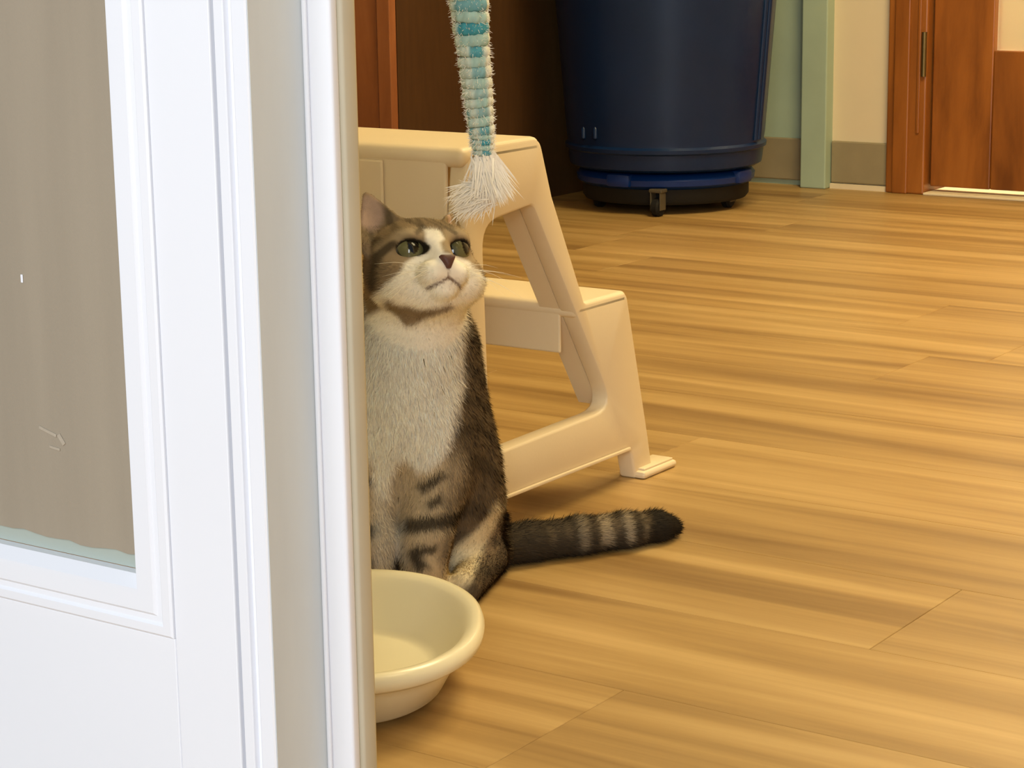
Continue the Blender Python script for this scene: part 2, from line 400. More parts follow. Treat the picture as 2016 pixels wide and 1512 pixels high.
# ------------------------------------------------------------------ two-step plastic stool
st = empty('step_stool', B(-1.248, 2.04, 0), BROT); tag(st, 'cream plastic two-step stool behind the cat', 'step stool')
ZT, ZS, SWD = .410, .222, .37
out = rounded([(-.345, .000), (-.302, .000), (-.296, .037), (-.022, .037), (-.012, .0), (.026, .0), (.016, .045), (-.030, ZS - .001), (-.1165, ZS - .001), (-.178, .345), (-.200, ZT - .001), (-.328, ZT - .001), (-.336, .34)],
              [.004, .004, .012, .012, .004, .004, .01, .014, .008, .0, .018, .02, .0])
hole = rounded([(-.305, .331), (-.214, .341), (-.058, .093), (-.297, .089)], [.03, .012, .022, .012])
fr = MB().prism(out, [hole], -.022, 0, .003).build('side_frame', M['stool'], st, 45)
MB().box(.0002, .004, -.290, -.028, .0375, .0415, .0012).build('rail_lip', M['stool'], st)
g = fr.copy(); COL.objects.link(g); g.parent = st; g.location.x = -SWD + .022
MB().box(-SWD, 0, -.337, -.197, ZT - .020, ZT + .0006, .009, 4).build('top_step', M['stool'], st, 45)
MB().box(-SWD, .0, -.134, -.0285, ZS - .016, ZS + .0006, .007, 4).build('lower_step', M['stool'], st, 45)
# rear apron with a hand grip and shallow ribs
ap = MB().box(-SWD + .0225, -.0225, -.336, -.330, ZT - .105, ZT - .0125, .002)
ap.build('rear_apron', M['stool'], st)
for x0, x1 in ((-.215, -.155), (-.150, -.100)):
    MB().box(x0, x1, -.340, -.3362, ZT - .100, ZT - .016, .0018).build('rib', M['stool'], st)
MB().box(-SWD + .0225, -.0225, -.133, -.129, ZS - .056, ZS - .0105, .002).build('step_apron', M['stool'], st)
MB().box(-SWD + .0225, -.0225, -.034, -.030, ZS - .056, ZS - .0105, .002).build('front_riser', M['stool'], st)
MB().box(-SWD + .0225, -.0225, -.206, -.202, ZT - .075, ZT - .0125, .002).build('front_riser', M['stool'], st)
web = [(-.2125, .341), (-.2055, .341), (-.0505, .094), (-.0575, .094)]
for x0, x1 in ((-.048, -.0222), (-SWD + .0222, -SWD + .048)):
    MB().prism(web, [], x0, x1).build('web', M['stool'], st)
for sx in (0, 1):
    for a0, a1 in ((-.012, .062), (-.346, -.316)):
        x0, x1 = (-.024, .012) if sx == 0 else (-SWD - .012, -SWD + .024)
        MB().box(x0, x1, a0, a1, 0, .009, .004).box(x0 + .004, x1 - .004, a0 + .006, a1 - .004, .0085, .0115, .001).build('foot', M['stool'], st, 45)

# ------------------------------------------------------------------ shallow oval pan
BC = onz(687, 1223, .057); BC.z = 0
pan = empty('litter_pan', BC, 0); tag(pan, 'shallow oval ivory plastic pan on the floor in front of the cat', 'pan')
def oval(o, z, n=72, ea=.114, eb=.146, e=2.2):
    r = []
    for i in range(n):
        t = 2 * math.pi * i / n; c, s = math.cos(t), math.sin(t)
        r.append((math.copysign(abs(c) ** (2 / e), c) * (ea - o), math.copysign(abs(s) ** (2 / e), s) * (eb - o), z))
    return r
MB().rings([oval(.045, .006), oval(.038, .0055), oval(.034, .008), oval(.022, .030), oval(.0165, .0405), oval(.0150, .0420), oval(.006, .0420), oval(.0012, .0455), oval(0, .051), oval(.0018, .0565), oval(.006, .0592), oval(.011, .0585), oval(.0160, .0540), oval(.0205, .044), oval(.028, .030), oval(.038, .0145), oval(.043, .0112), oval(.05, .0105)]).build('basin', M['bowl'], pan, 60)
MB().rings([oval(.052, 0), oval(.050, .0005), oval(.047, .0062)]).build('foot_ring', M['bowl'], pan, 50)

# ------------------------------------------------------------------ hanging yarn toy
TY = 1.90
toy_top = at(912, -250, TY)
toy = empty('yarn_toy', at(950, 318, TY), 0); tag(toy, 'teal and white yarn-wrapped cat toy with a white feather end, hanging above the cat', 'cat toy')
T0 = toy.location.copy()
path = [(905, -330, 40), (912, -180, 40), (921, -10, 39), (931, 90, 33), (940, 180, 29), (948, 260, 25), (952, 305, 20)]
def toy_pt(t):
    k = t * (len(path) - 1); i = min(int(k), len(path) - 2); w = k - i
    a, b = path[i], path[i + 1]
    return [a[j] * (1 - w) + b[j] * w for j in range(3)]
NR = 26
teal, tealp, offw = np.array(lin((70, 150, 165))[:3]), np.array(lin((160, 192, 184))[:3]), np.array(lin((232, 228, 212))[:3])
for k in range(NR):
    t = (k + .5) / NR
    x, y, r = toy_pt(t); c = at(x, y, TY) - T0; r = r / 2180
    hh = (at(*toy_pt(k / NR)[:2], TY) - at(*toy_pt((k + 1) / NR)[:2], TY)).length * .56
    nseg, nr = 40, 8
    V, Fc, Cc = [], [], []
    tilt = random.uniform(-.12, .12)
    for i in range(nseg):
        a = 2 * math.pi * i / nseg
        bump = 1 + .05 * math.sin(a * 11 + k * 2.1) + random.uniform(-.035, .035)
        for j in range(nr):
            b = 2 * math.pi * j / nr
            rad = (r * .84 + r * .15 * math.cos(b)) * bump
            V.append((c.x + rad * math.cos(a), c.y + rad * math.sin(a), c.z + hh * math.sin(b) + tilt * rad * math.cos(a)))
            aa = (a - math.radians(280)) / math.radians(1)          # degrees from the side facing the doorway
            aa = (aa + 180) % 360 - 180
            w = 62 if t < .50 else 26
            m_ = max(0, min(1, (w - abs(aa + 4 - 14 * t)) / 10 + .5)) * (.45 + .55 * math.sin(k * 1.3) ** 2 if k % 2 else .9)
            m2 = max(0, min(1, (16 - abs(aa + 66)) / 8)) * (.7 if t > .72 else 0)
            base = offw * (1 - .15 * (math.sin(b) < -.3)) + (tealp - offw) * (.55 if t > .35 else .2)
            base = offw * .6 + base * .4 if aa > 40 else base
            col = base * (1 - max(m_, m2)) + (teal if k % 2 else tealp) * max(m_, m2)
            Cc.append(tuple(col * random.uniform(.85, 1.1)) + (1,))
    for i in range(nseg):
        for j in range(nr):
            Fc.append((i * nr + j, ((i + 1) % nseg) * nr + j, ((i + 1) % nseg) * nr + (j + 1) % nr, i * nr + (j + 1) % nr))
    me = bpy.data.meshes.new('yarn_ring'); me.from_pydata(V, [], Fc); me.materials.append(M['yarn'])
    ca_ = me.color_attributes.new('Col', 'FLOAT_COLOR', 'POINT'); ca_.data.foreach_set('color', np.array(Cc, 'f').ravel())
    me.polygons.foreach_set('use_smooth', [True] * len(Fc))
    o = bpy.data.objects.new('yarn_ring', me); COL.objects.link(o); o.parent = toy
pts = [at(toy_pt(t)[0], toy_pt(t)[1], TY) - T0 for t in np.linspace(0, 1, 14)]
MB().tube(pts, [toy_pt(t)[2] / 2180 * .55 for t in np.linspace(0, 1, 14)], 12).build('core', M['cord'], toy, 60)
# the cord it hangs from
top = pts[0] + Vector((0, 0, 0)); MB().tube([top, top + Vector((-.02, .02, .5)), Vector((top.x - .05, top.y + .05, 2.6 - T0.z))], .0025, 8).build('cord', M['cord'], toy, 60)
# feather tuft: many tapering strands
def strands(name, roots, dirs, lens, widths, mat, parent, sag=0.0):
    V, F = [], []
    for p, d, L, w in zip(roots, dirs, lens, widths):
        d = Vector(d).normalized(); s = d.cross(Vector((0, -1, .2)))
        s = s.normalized() if s.length > 1e-4 else Vector((1, 0, 0))
        b = len(V)
        for k, (t, ww) in enumerate(((0, 1), (.35, .9), (.7, .6), (1, .0))):
            q = Vector(p) + d * L * t + Vector((0, 0, -sag * t * t * L))
            if k < 3: V += [q - s * w * ww, q + s * w * ww]
            else: V.append(q)
        F += [(b, b + 1, b + 3, b + 2), (b + 2, b + 3, b + 5, b + 4), (b + 4, b + 5, b + 6)]
    me = bpy.data.meshes.new(name); me.from_pydata([tuple(v) for v in V], [], F); me.materials.append(mat)
    o = bpy.data.objects.new(name, me); COL.objects.link(o); o.parent = parent; return o
ro, di, le, wi = [], [], [], []
for k in range(2600):       # loose fuzz standing off the yarn
    t = random.random(); x, y, r = toy_pt(t); c = at(x, y, TY) - T0; a = random.uniform(0, 6.283); r /= 2180
    ro.append((c.x + r * .92 * math.cos(a), c.y + r * .92 * math.sin(a), c.z)); di.append((math.cos(a), math.sin(a), random.gauss(0, .7))); le.append(random.uniform(.002, .0055)); wi.append(.00022)
fz = strands('yarn_fuzz', ro, di, le, wi, M['fluff'], toy); fz['kind'] = 'stuff'
ro, di, le, wi = [], [], [], []
for k in range(2600):
    r = abs(random.gauss(0, .0045)); a = random.uniform(0, 6.283)
    ro.append((r * math.cos(a) + .002, r * math.sin(a), random.uniform(-.004, .008)))
    sp = random.gauss(0, .26)
    di.append((.26 + sp * .9 + math.cos(a) * .1, random.gauss(0, .22), -1)); le.append(random.uniform(.018, .042)); wi.append(random.uniform(.0004, .0010))
for k in range(800):        # side wisps drifting to the left
    b = Vector((random.gauss(-.004, .006), random.gauss(0, .004), random.uniform(-.040, -.018)))
    ro.append(tuple(b)); di.append((-.75 + random.gauss(0, .3), random.gauss(0, .25), -.45 + random.gauss(0, .28))); le.append(random.uniform(.010, .024)); wi.append(random.uniform(.0003, .0006))
tuft = strands('feather_tuft', ro, di, le, wi, M['fluff'], toy); tuft['kind'] = 'stuff'; tuft['label'] = 'white feather tuft'

#CAT#
# ------------------------------------------------------------------ the cat
def A_(v): return np.array(v, dtype=np.float32)
def smin(a, b, k):
    h = np.clip(.5 + .5 * (b - a) / k, 0, 1)
    return b + (a - b) * h - k * h * (1 - h)
def smax(a, b, k): return -smin(-a, -b, k)
def ell(P, c, r, ax=None):
    q = P - A_(c)
    if ax is not None: q = q @ ax
    r = A_(r); k0 = np.sqrt(((q / r) ** 2).sum(-1)); k1 = np.sqrt(((q / (r * r)) ** 2).sum(-1)) + 1e-9
    return k0 * (k0 - 1) / k1
def cap(P, a, b, ra, rb):
    a, b = A_(a), A_(b); pa = P - a; ba = b - a
    h = np.clip((pa @ ba) / (ba @ ba), 0, 1)
    return np.sqrt(((pa - h[..., None] * ba) ** 2).sum(-1)) - (ra + (rb - ra) * h)

HC = np.array(at(828, 533, 1.945))                 # centre of the head
YAW, PIT, ROL = math.radians(27), math.radians(24), math.radians(5)
hf = np.array([math.sin(YAW) * math.cos(PIT), -math.cos(YAW) * math.cos(PIT), math.sin(PIT)])
hr = np.array([math.cos(YAW), math.sin(YAW), 0.0])
ht = np.cross(hr, -hf); ht /= np.linalg.norm(ht)
if ht[2] < 0: ht = -ht
hr, ht = hr * math.cos(ROL) - ht * math.sin(ROL), ht * math.cos(ROL) + hr * math.sin(ROL)
HM = np.stack([hr, ht, hf], 1).astype(np.float32)  # columns: cat's left, up, forward
HS = 1.10
EYE = (.0212, .0090, .0268)

def head_sdf(Q):
    """Q: points in head coordinates"""
    d = ell(Q, (0, .006, -.004), (.0455, .039, .046))
    for s in (-1, 1):
        d = smin(d, ell(Q, (s * .0255, -.014, .012), (.0225, .021, .026)), .012)      # cheeks
        d = smin(d, ell(Q, (s * .0195, .0185, .026), (.015, .010, .014)), .010)     # brow
    d = smin(d, ell(Q, (0, -.026, .016), (.026, .018, .028)), .012)                 # jaw
    d = smin(d, cap(Q, (0, .016, .032), (0, -.0035, .0515), .0115, .0075), .009)    # bridge of the nose
    d = smin(d, ell(Q, (0, -.016, .040), (.019, .013, .016)), .008)
    for s in (-1, 1):
        d = smin(d, ell(Q, (s * .0095, -.0155, .0465), (.0115, .0095, .0100)), .005)   # whisker pads
    d = smin(d, ell(Q, (0, -.0285, .0425), (.0105, .0075, .0095)), .005)            # chin
    # mouth line and philtrum
    for s in (-1, 1):
        d = smax(d, -cap(Q, (0, -.0215, .0575), (s * .0145, -.0270, .050), .0016, .0014), .002)
    d = smax(d, -cap(Q, (0, -.0120, .0595), (0, -.0215, .0575), .0014, .0014), .002)
    for s in (-1, 1):
        ax = np.array([[math.cos(.22), s * -math.sin(.22) * -1, 0], [s * -math.sin(.22), math.cos(.22), 0], [0, 0, 1]], np.float32)
        d = smax(d, -ell(Q, (s * EYE[0], EYE[1], EYE[2] + .017), (.0112, .0058, .016), ax.T), .003)   # lid opening
    return d
def ear_sdf(Q, base, tip, w, fwd):
    base, tip, fwd = A_(base), A_(tip), A_(fwd)
    ax = tip - base; L = float(np.linalg.norm(ax)); ax = ax / L
    fwd = fwd - ax * (fwd @ ax); fwd = fwd / np.linalg.norm(fwd); sd = np.cross(ax, fwd)
    q = Q - base; hgt = q @ ax; x = q @ sd; y = q @ fwd
    t = np.clip(hgt / L, 0, 1); ww = w * (1 - t) ** .8 * (1 - .15 * t) + .0015
    bend = y + .010 - .55 * (x * x) / w * 1.0 - .010 * (1 - t)           # cupped sheet
    e = np.sqrt((x / ww) ** 2 + 1e-6) - 1
    side = e * ww
    shell = np.abs(bend) - .0030
    return smax(smax(shell, side, .004), np.maximum(hgt - L, -hgt - .012), .003)

def cat_sdf(P):
    g = lambda x, y, Y: at(x, y, Y)
    d = ell(P, g(792, 800, 1.972), (.057, .056, .088))                        # chest
    d = smin(d, ell(P, g(826, 930, 2.010), (.068, .062, .090)), .03)          # body
    d = smin(d, ell(P, g(842, 1015, 2.030), (.074, .052, .070)), .03)         # rump
    d = smin(d, cap(P, g(800, 720, 1.985), g(818, 600, 1.965), .053, .046), .03)   # neck
    d = smin(d, cap(P, g(850, 690, 2.005), g(868, 900, 2.015), .042, .050), .03)    # back of the neck and shoulders
    for s, xs_, xe, xp in ((1, 858, 838, 832), (-1, 722, 728, 730)):
        d = smin(d, ell(P, g(xs_, 880, 1.965), (.032, .040, .062)), .025)     # shoulder
        d = smin(d, cap(P, g(xs_ - 6, 930, 1.950), g(xe, 1060, 1.925), .0285, .0235), .015)
        d = smin(d, cap(P, g(xe, 1060, 1.925), g(xp, 1180, 1.908), .0235, .0190), .008)
        pw = onz(xp, 1190, .016); d = smin(d, ell(P, (pw.x, pw.y + .002, .015), (.020, .025, .0145)), .010)
    for s, xh in ((1, 900), (-1, 735)):
        hc = g(xh, 1015, 2.018); d = smin(d, ell(P, hc, (.036, .056, .060)), .022)   # haunch
    a, b = onz(958, 1098, .020), onz(914, 1158, .016)
    d = smin(d, cap(P, a, b, .021, .0165), .014)                              # hind foot
    a2 = Vector((a.x - .14, a.y, a.z)); b2 = Vector((b.x - .15, b.y + .02, b.z)); d = smin(d, cap(P, a2, b2, .021, .0165), .014)
    # tail lying on the floor
    tl = [(880, 1092, .028), (945, 1080, .0205), (1040, 1068, .0185), (1140, 1056, .0180), (1230, 1045, .0170), (1290, 1038, .0145), (1314, 1037, .0110)]
    t0 = None
    for (x0, y0, r0), (x1, y1, r1) in zip(tl, tl[1:]):
        q = cap(P, onz(x0, y0, r0), onz(x1, y1, r1), r0, r1)
        t0 = q if t0 is None else smin(t0, q, .008)
    d = smin(d, t0, .016)
    Q = ((P - A_(HC)) @ HM) / HS
    h = head_sdf(Q)
    e1 = ear_sdf(Q, (-.0275, .030, -.004), (-.0400, .071, -.002), .0225, (-.30, -.1, .95))
    e2 = ear_sdf(Q, (.031, .029, -.006), (.056, .060, -.020), .0200, (.60, .2, .75))
    h = smin(h, np.minimum(e1, e2), .005)
    d = smin(d, h * HS, .016)
    return np.maximum(d, -P[..., 2] + .0004)

def surface_nets(fn, lo, hi, step):
    n = [int(math.ceil((hi[i] - lo[i]) / step)) + 1 for i in range(3)]
    ax = [lo[i] + step * np.arange(n[i]) for i in range(3)]
    D = np.empty(n, np.float32)
    for i0 in range(0, n[0], 12):
        i1 = min(n[0], i0 + 12)
        G = np.stack(np.meshgrid(ax[0][i0:i1], ax[1], ax[2], indexing='ij'), -1).astype(np.float32)
        D[i0:i1] = fn(G.reshape(-1, 3)).reshape(G.shape[:3])
    S = D < 0
    c = [S[i:n[0] - 1 + i, j:n[1] - 1 + j, k:n[2] - 1 + k] for i in (0, 1) for j in (0, 1) for k in (0, 1)]
    cnt = sum(x.astype(np.int8) for x in c)
    act = (cnt > 0) & (cnt < 8)
    idx = np.full(act.shape, -1, np.int64); I = np.argwhere(act); idx[act] = np.arange(len(I))
    corner = [(i, j, k) for i in (0, 1) for j in (0, 1) for k in (0, 1)]
    vals = np.stack([D[I[:, 0] + i, I[:, 1] + j, I[:, 2] + k] for i, j, k in corner], 1)
    acc = np.zeros((len(I), 3)); m = np.zeros(len(I))
    for a in range(8):
        for b in range(a + 1, 8):
            ca, cb = np.array(corner[a]), np.array(corner[b])
            if np.abs(ca - cb).sum() != 1: continue
            va, vb = vals[:, a], vals[:, b]; ok = (va < 0) != (vb < 0)
            t = np.where(ok, va / (va - vb + 1e-12), 0)
            acc[ok] += (ca + (cb - ca) * t[:, None])[ok]; m[ok] += 1
    V = (I + acc / m[:, None]) * step + np.array(lo)
    F = []
    for a in range(3):
        b, c_ = (a + 1) % 3, (a + 2) % 3
        sl0 = [slice(None)] * 3; sl1 = [slice(None)] * 3; sl0[a] = slice(0, n[a] - 1); sl1[a] = slice(1, n[a])
        s0, s1 = S[tuple(sl0)], S[tuple(sl1)]
        E_ = np.argwhere(s0 != s1)
        E_ = E_[(E_[:, b] > 0) & (E_[:, c_] > 0) & (E_[:, b] < n[b] - 1) & (E_[:, c_] < n[c_] - 1)]
        fl_ = s0[E_[:, 0], E_[:, 1], E_[:, 2]]
        def cell(db, dc):
            q = E_.copy(); q[:, b] += db; q[:, c_] += dc; return idx[q[:, 0], q[:, 1], q[:, 2]]
        q = np.stack([cell(-1, -1), cell(0, -1), cell(0, 0), cell(-1, 0)], 1)
        q[~fl_] = q[~fl_][:, ::-1]; F.append(q)
    return V, np.concatenate(F)

cat_lo = np.array([-.235, 1.83, -.004]); cat_hi = np.array([.195, 2.20, .415])
CV, CF = surface_nets(cat_sdf, cat_lo, cat_hi, .0020)

# coat pattern, painted in the cat's own coordinates
def sm(x, a, b):
    t = np.clip((x - a) / (b - a), 0, 1); return t * t * (3 - 2 * t)
def poly_d(x, y, poly):
    """signed distance to a polygon, negative inside"""
    d = np.full(x.shape, 1e9); ins = np.zeros(x.shape, bool); n = len(poly)
    for i in range(n):
        ax_, ay = poly[i]; bx, by = poly[(i + 1) % n]
        ex, ey = bx - ax_, by - ay; wx, wy = x - ax_, y - ay
        t = np.clip((wx * ex + wy * ey) / (ex * ex + ey * ey + 1e-15), 0, 1)
        d = np.minimum(d, (wx - ex * t) ** 2 + (wy - ey * t) ** 2)
        cr = ((ay > y) != (by > y)) & (x < (bx - ax_) * (y - ay) / (by - ay + 1e-15) + ax_)
        ins ^= cr
    return np.where(ins, -1, 1) * np.sqrt(d)
def vnoise(P, f, seed):
    r = np.random.default_rng(seed); o = np.zeros(len(P))
    for _ in range(5):
        k = r.normal(size=3) * f; o += np.sin(P @ k + r.uniform(0, 6.28))
    return o / 5
C_ = lambda *c: np.array(lin(c)[:3])
WHITE, TAB, DARK, PALE, PINK, TAN = C_(248, 240, 222), C_(136, 116, 88), C_(66, 56, 42), C_(178, 158, 126), C_(206, 176, 158), C_(158, 134, 102)
POLY = {
    'band': [(-0.1104, 0.2986), (-0.0991, 0.2928), (-0.0808, 0.2888), (-0.0633, 0.2904), (-0.054, 0.2935), (-0.0523, 0.2865), (-0.0672, 0.2811), (-0.0774, 0.2775), (-0.0881, 0.2702), (-0.0951, 0.2694), (-0.1004, 0.277), (-0.1094, 0.2846), (-0.1143, 0.2921)],
    'chest': [(-0.1705, 0.288), (-0.0376, 0.286), (-0.0432, 0.2623), (-0.0451, 0.2385), (-0.0471, 0.2097), (-0.0529, 0.176), (-0.0604, 0.1542), (-0.075, 0.1398), (-0.0902, 0.1352), (-0.1008, 0.15), (-0.11, 0.1404), (-0.1185, 0.1062), (-0.1265, 0.1112), (-0.1328, 0.1407), (-0.1439, 0.1628), (-0.1743, 0.173)],
    'barA': [(-0.0937, 0.1197), (-0.067, 0.1348), (-0.0596, 0.1298), (-0.0844, 0.1146)],
    'barA2': [(-0.0818, 0.1068), (-0.0684, 0.1154), (-0.0667, 0.1051), (-0.0786, 0.0999)],
    'barAl': [(-0.1507, 0.1356), (-0.1282, 0.1319), (-0.1275, 0.1221), (-0.151, 0.1235)],
    'barB': [(-0.109, 0.0759), (-0.1001, 0.0905), (-0.0764, 0.0945), (-0.0457, 0.0935), (-0.0459, 0.0808), (-0.0767, 0.0813)],
    'barBl': [(-0.1522, 0.0864), (-0.1237, 0.0898), (-0.1226, 0.079), (-0.1526, 0.0726)],
    'barC': [(-0.1009, 0.06), (-0.0936, 0.0678), (-0.0713, 0.0654), (-0.0734, 0.0586), (-0.0886, 0.0578), (-0.0775, 0.0448), (-0.0941, 0.0451)],
    'barCl': [(-0.153, 0.0598), (-0.1303, 0.0585), (-0.133, 0.0476), (-0.1535, 0.042)],
    'strip': [(-0.0183, 0.0796), (-0.0303, 0.0601), (-0.0526, 0.0437), (-0.08, 0.0202), (-0.0715, 0.0058), (-0.053, 0.0208), (-0.0356, 0.0384), (-0.0226, 0.0559), (-0.0146, 0.071)],
    'flank': [(-0.0411, 0.2595), (-0.0268, 0.2593), (-0.0126, 0.1011), (-0.0179, 0.0761), (-0.0353, 0.0561), (-0.065, 0.0363), (-0.0743, 0.0567), (-0.0674, 0.102), (-0.0604, 0.1369), (-0.0499, 0.1813), (-0.0446, 0.2303)],
}
def coat(P):
    Q = ((P - HC) @ HM.astype(float)) / HS
    n = len(P); x, y, z = P[:, 0], P[:, 1], P[:, 2]; R_, T_, F_ = Q[:, 0], Q[:, 1], Q[:, 2]
    mix = lambda c, k, w: c * (1 - w[:, None]) + np.asarray(k) * w[:, None]
    n1, n2, n3 = vnoise(P, 60, 1), vnoise(P, 160, 2), vnoise(P, 420, 3)
    wob = n2 * .004 + n3 * .0015
    isH = sm(-(np.linalg.norm((Q - np.array([0, -.006, .004])) / np.array([1.0, 1.05, 1.0]), axis=1)), -.064, -.054)
    isH = np.maximum(isH, sm(T_, .02, .03) * sm(F_, -.06, -.05))
    tail = sm(x, -.036, -.022) * sm(-z, -.062, -.050) * sm(y, 2.0, 2.03)
    def patch(name, soft, amp=1.0, grow=0.0):
        return sm(-poly_d(x + wob * amp, z + wob * amp * .7, POLY[name]), -soft - grow, soft - grow)
    # --- body: brown tabby flank and back
    col = np.tile(TAN, (n, 1))
    strp = .5 + .5 * np.sin(z * 190 + y * 60 + n1 * 3.2 + x * 40)
    col = mix(col, DARK, (.30 + .42 * sm(strp, .45, .85)))
    col = mix(col, TAN, .45 * sm(n2, .1, .7))
    # --- front legs and belly: paler with dark bars
    front = sm(-y, -1.955, -1.935) * sm(-z, -.165, -.14) * sm(-x, .035, .05)
    legc = mix(np.tile(PALE * 1.3, (n, 1)), DARK, .18 * sm(n2, -.1, .8))
    col = col * (1 - front[:, None]) + legc * front[:, None]
    fl_ = patch('flank', .010) * (y < 2.1); col = mix(col, DARK * 1.25, fl_ * (.50 + .3 * n2))
    for b in ('barA', 'barA2', 'barAl', 'barB', 'barBl', 'barC', 'barCl'):
        col = mix(col, DARK * .72, patch(b, .0035, .5) * (y < 1.965) * .92)
    # --- white chest
    ch = patch('chest', .006) * sm(-y, -1.992, -1.975)
    col = mix(col, WHITE * (1 + .05 * n2[:, None]), ch)
    under = sm(-y, -1.93, -1.915) * sm(-z, -.135, -.12) * sm(.014 - np.abs(x + .116), -.006, .004) * sm(z, .03, .05)
    col = mix(col, WHITE * .85, under * .6)
    hfoot = sm(x, -.066, -.056) * sm(-z, -.040, -.030) * sm(-y, -2.05, -2.03) * (1 - tail); col = mix(col, DARK * 1.1, hfoot * .6)
    st_ = patch('strip', .005, 1.0, .004) * (y < 2.06); col = mix(col, C_(226, 208, 168), st_)
    # --- tail: dark with pale rings
    tc = mix(np.tile(DARK * .95, (n, 1)), TAN * .7, .45 * sm(n2, -.2, .6) * sm(-np.abs(z - .022), -.018, -.004))
    for cx_, hw, k in ((.066, .008, .45), (.0905, .0085, .75), (.1125, .0065, .8), (.129, .004, .35)):
        tc = mix(tc, PALE * .85, k * sm(-np.abs(x - cx_ + n2 * .004), -hw, -hw * .35) * sm(z, .006, .014) * sm(-z, -.046, -.034))
    tc = mix(tc, DARK * .45, sm(x, .132, .14))
    col = col * (1 - tail[:, None]) + tc * tail[:, None]
    # --- head
    hs = .5 + .5 * np.sin(R_ * 420 + n2 * 2.2)
    hc = mix(np.tile(TAB, (n, 1)), DARK, .55 * sm(hs, .5, .9) * sm(T_, .012, .02))
    hc = mix(hc, PALE, .6 * sm(.0035 - np.abs(np.hypot((np.abs(R_) - EYE[0]) / 1.45, (T_ - EYE[1])) - .0135), -.003, .002) * sm(F_, .0, .015))
    cheek = sm(-poly_d(R_ + wob * .5, T_, [(-.030, .006), (-.0285, -.006), (-.036, -.016), (-.047, -.023), (-.050, -.010), (-.043, .008)]), -.004, .004)
    hc = mix(hc, TAN * .95, cheek * .6)
    # dark cheek line running down from the outer corner of the eye
    def seg(pts, w):
        d = np.full(n, 1e9)
        for (a0, a1), (b0, b1) in zip(pts, pts[1:]):
            ex, ey = b0 - a0, b1 - a1; t = np.clip(((R_ - a0) * ex + (T_ - a1) * ey) / (ex * ex + ey * ey), 0, 1)
            d = np.minimum(d, np.hypot(R_ - a0 - ex * t, T_ - a1 - ey * t))
        return sm(-d, -w * 1.5, -w * .5)
    for s in (-1, 1):
        hc = mix(hc, DARK * .8, seg([(s * .036, .014), (s * .0435, .008), (s * .0485, -.004), (s * .050, -.020)], .0034) * .85)
        hc = mix(hc, DARK, seg([(s * .006, .040), (s * .010, .026), (s * .017, .021)], .0022) * .6)
    face = [(-.0100, .0235), (.0020, .0215), (.0035, .0135), (-.0030, .0085), (-.0035, -.002), (.008, -.004), (.011, .0015), (.020, .0000), (.030, -.004), (.040, -.012), (.055, -.03), (.045, -.07), (-.045, -.07), (-.058, -.030), (-.0464, -.0235), (-.0430, -.0190), (-.034, -.0120), (-.0285, -.0035), (-.018, .0022), (-.0105, .0030), (-.0120, .010)]
    fw = sm(-poly_d(R_ + wob * .35, T_ + wob * .3, face), -.0022, .0022) * np.maximum(sm(F_, -.012, .0), sm(-T_, .026, .034) * sm(-R_ * 0 + F_, -.07, -.05))
    hc = mix(hc, WHITE, fw)
    hc = mix(hc, TAN, .7 * sm(.0045 - np.hypot(R_ - .034, T_ + .006), -.003, .003) * (F_ > 0))
    hc = mix(hc, PINK * .8, .25 * sm(.010 - np.hypot(R_, T_ + .020), -.004, .004) * (F_ > .04))
    # lids, mouth
    for s in (-1, 1):
        u_, w_ = (R_ - s * EYE[0]) * math.cos(.22) + s * (T_ - EYE[1]) * math.sin(.22), -s * (R_ - s * EYE[0]) * math.sin(.22) + (T_ - EYE[1]) * math.cos(.22)
        rim_ = np.hypot(u_ / .0120, w_ / .0067); hc = mix(hc, DARK * .34, sm(-rim_, -1.12, -.98) * (F_ > .012))
        mo = seg([(0, -.0215), (s * .006, -.0245), (s * .0145, -.0270)], .0011); hc = mix(hc, C_(96, 66, 50), mo * (F_ > .035) * .9)
    hc = mix(hc, C_(120, 88, 70), seg([(0, -.013), (0, -.0215)], .0009) * (F_ > .04) * .8)
    # ears: pinkish inside, dark outside
    ea = sm(T_, .036, .042) * (F_ < .02)
    for s, ex_, ey_ in ((-1, -.0385, .052), (1, .043, .044)):
        ins = sm(1 - np.hypot((R_ - ex_) / .0115, (T_ - ey_) / .0165), -.25, .25) * (F_ > -.012)
        hc = mix(hc, PINK * .85, ins * .85)
    side = sm(-R_, .040, .046) * sm(-F_, -.012, .004) * sm(T_, -.030, -.022) * sm(-T_, -.03, -.02)
    hc = mix(hc, C_(122, 102, 84), side * .8)
    col = col * (1 - isH[:, None]) + hc * isH[:, None]
    # --- chin strap
    bd = patch('band', .0042, .9) * sm(-y, -1.95, -1.935)
    col = mix(col, C_(122, 100, 70) * (1 + .25 * n2[:, None]), bd * .9)
    col = np.clip(col * (1 + .06 * n3[:, None]), .004, 1)
    # --- fur length and lay
    L = .0085 + .0 * x
    L = L + .004 * ch
    L = L * (1 - isH) + .0040 * isH
    L = np.where(isH > .5, L + .003 * sm(np.abs(R_), .034, .046) * sm(-T_, -.01, .012), L)
    de = np.minimum(np.hypot((R_ - EYE[0]) / 1.5, T_ - EYE[1]), np.hypot((R_ + EYE[0]) / 1.5, T_ - EYE[1]))
    fr_ = (F_ > .015) & (isH > .5)
    L = np.where(fr_, L * sm(de, .0105, .0165), L)
    L = np.where(fr_ & (np.hypot(R_, T_ + .010) < .013) & (F_ > .045), .0010, L)
    L = np.where(ea > .5, .0022, L)
    L = np.where((z < .03) & (tail < .5), .004, L)
    L = np.where((z < .075) & (x > -.085) & (y < 2.06) & (tail < .3), .0048, L)
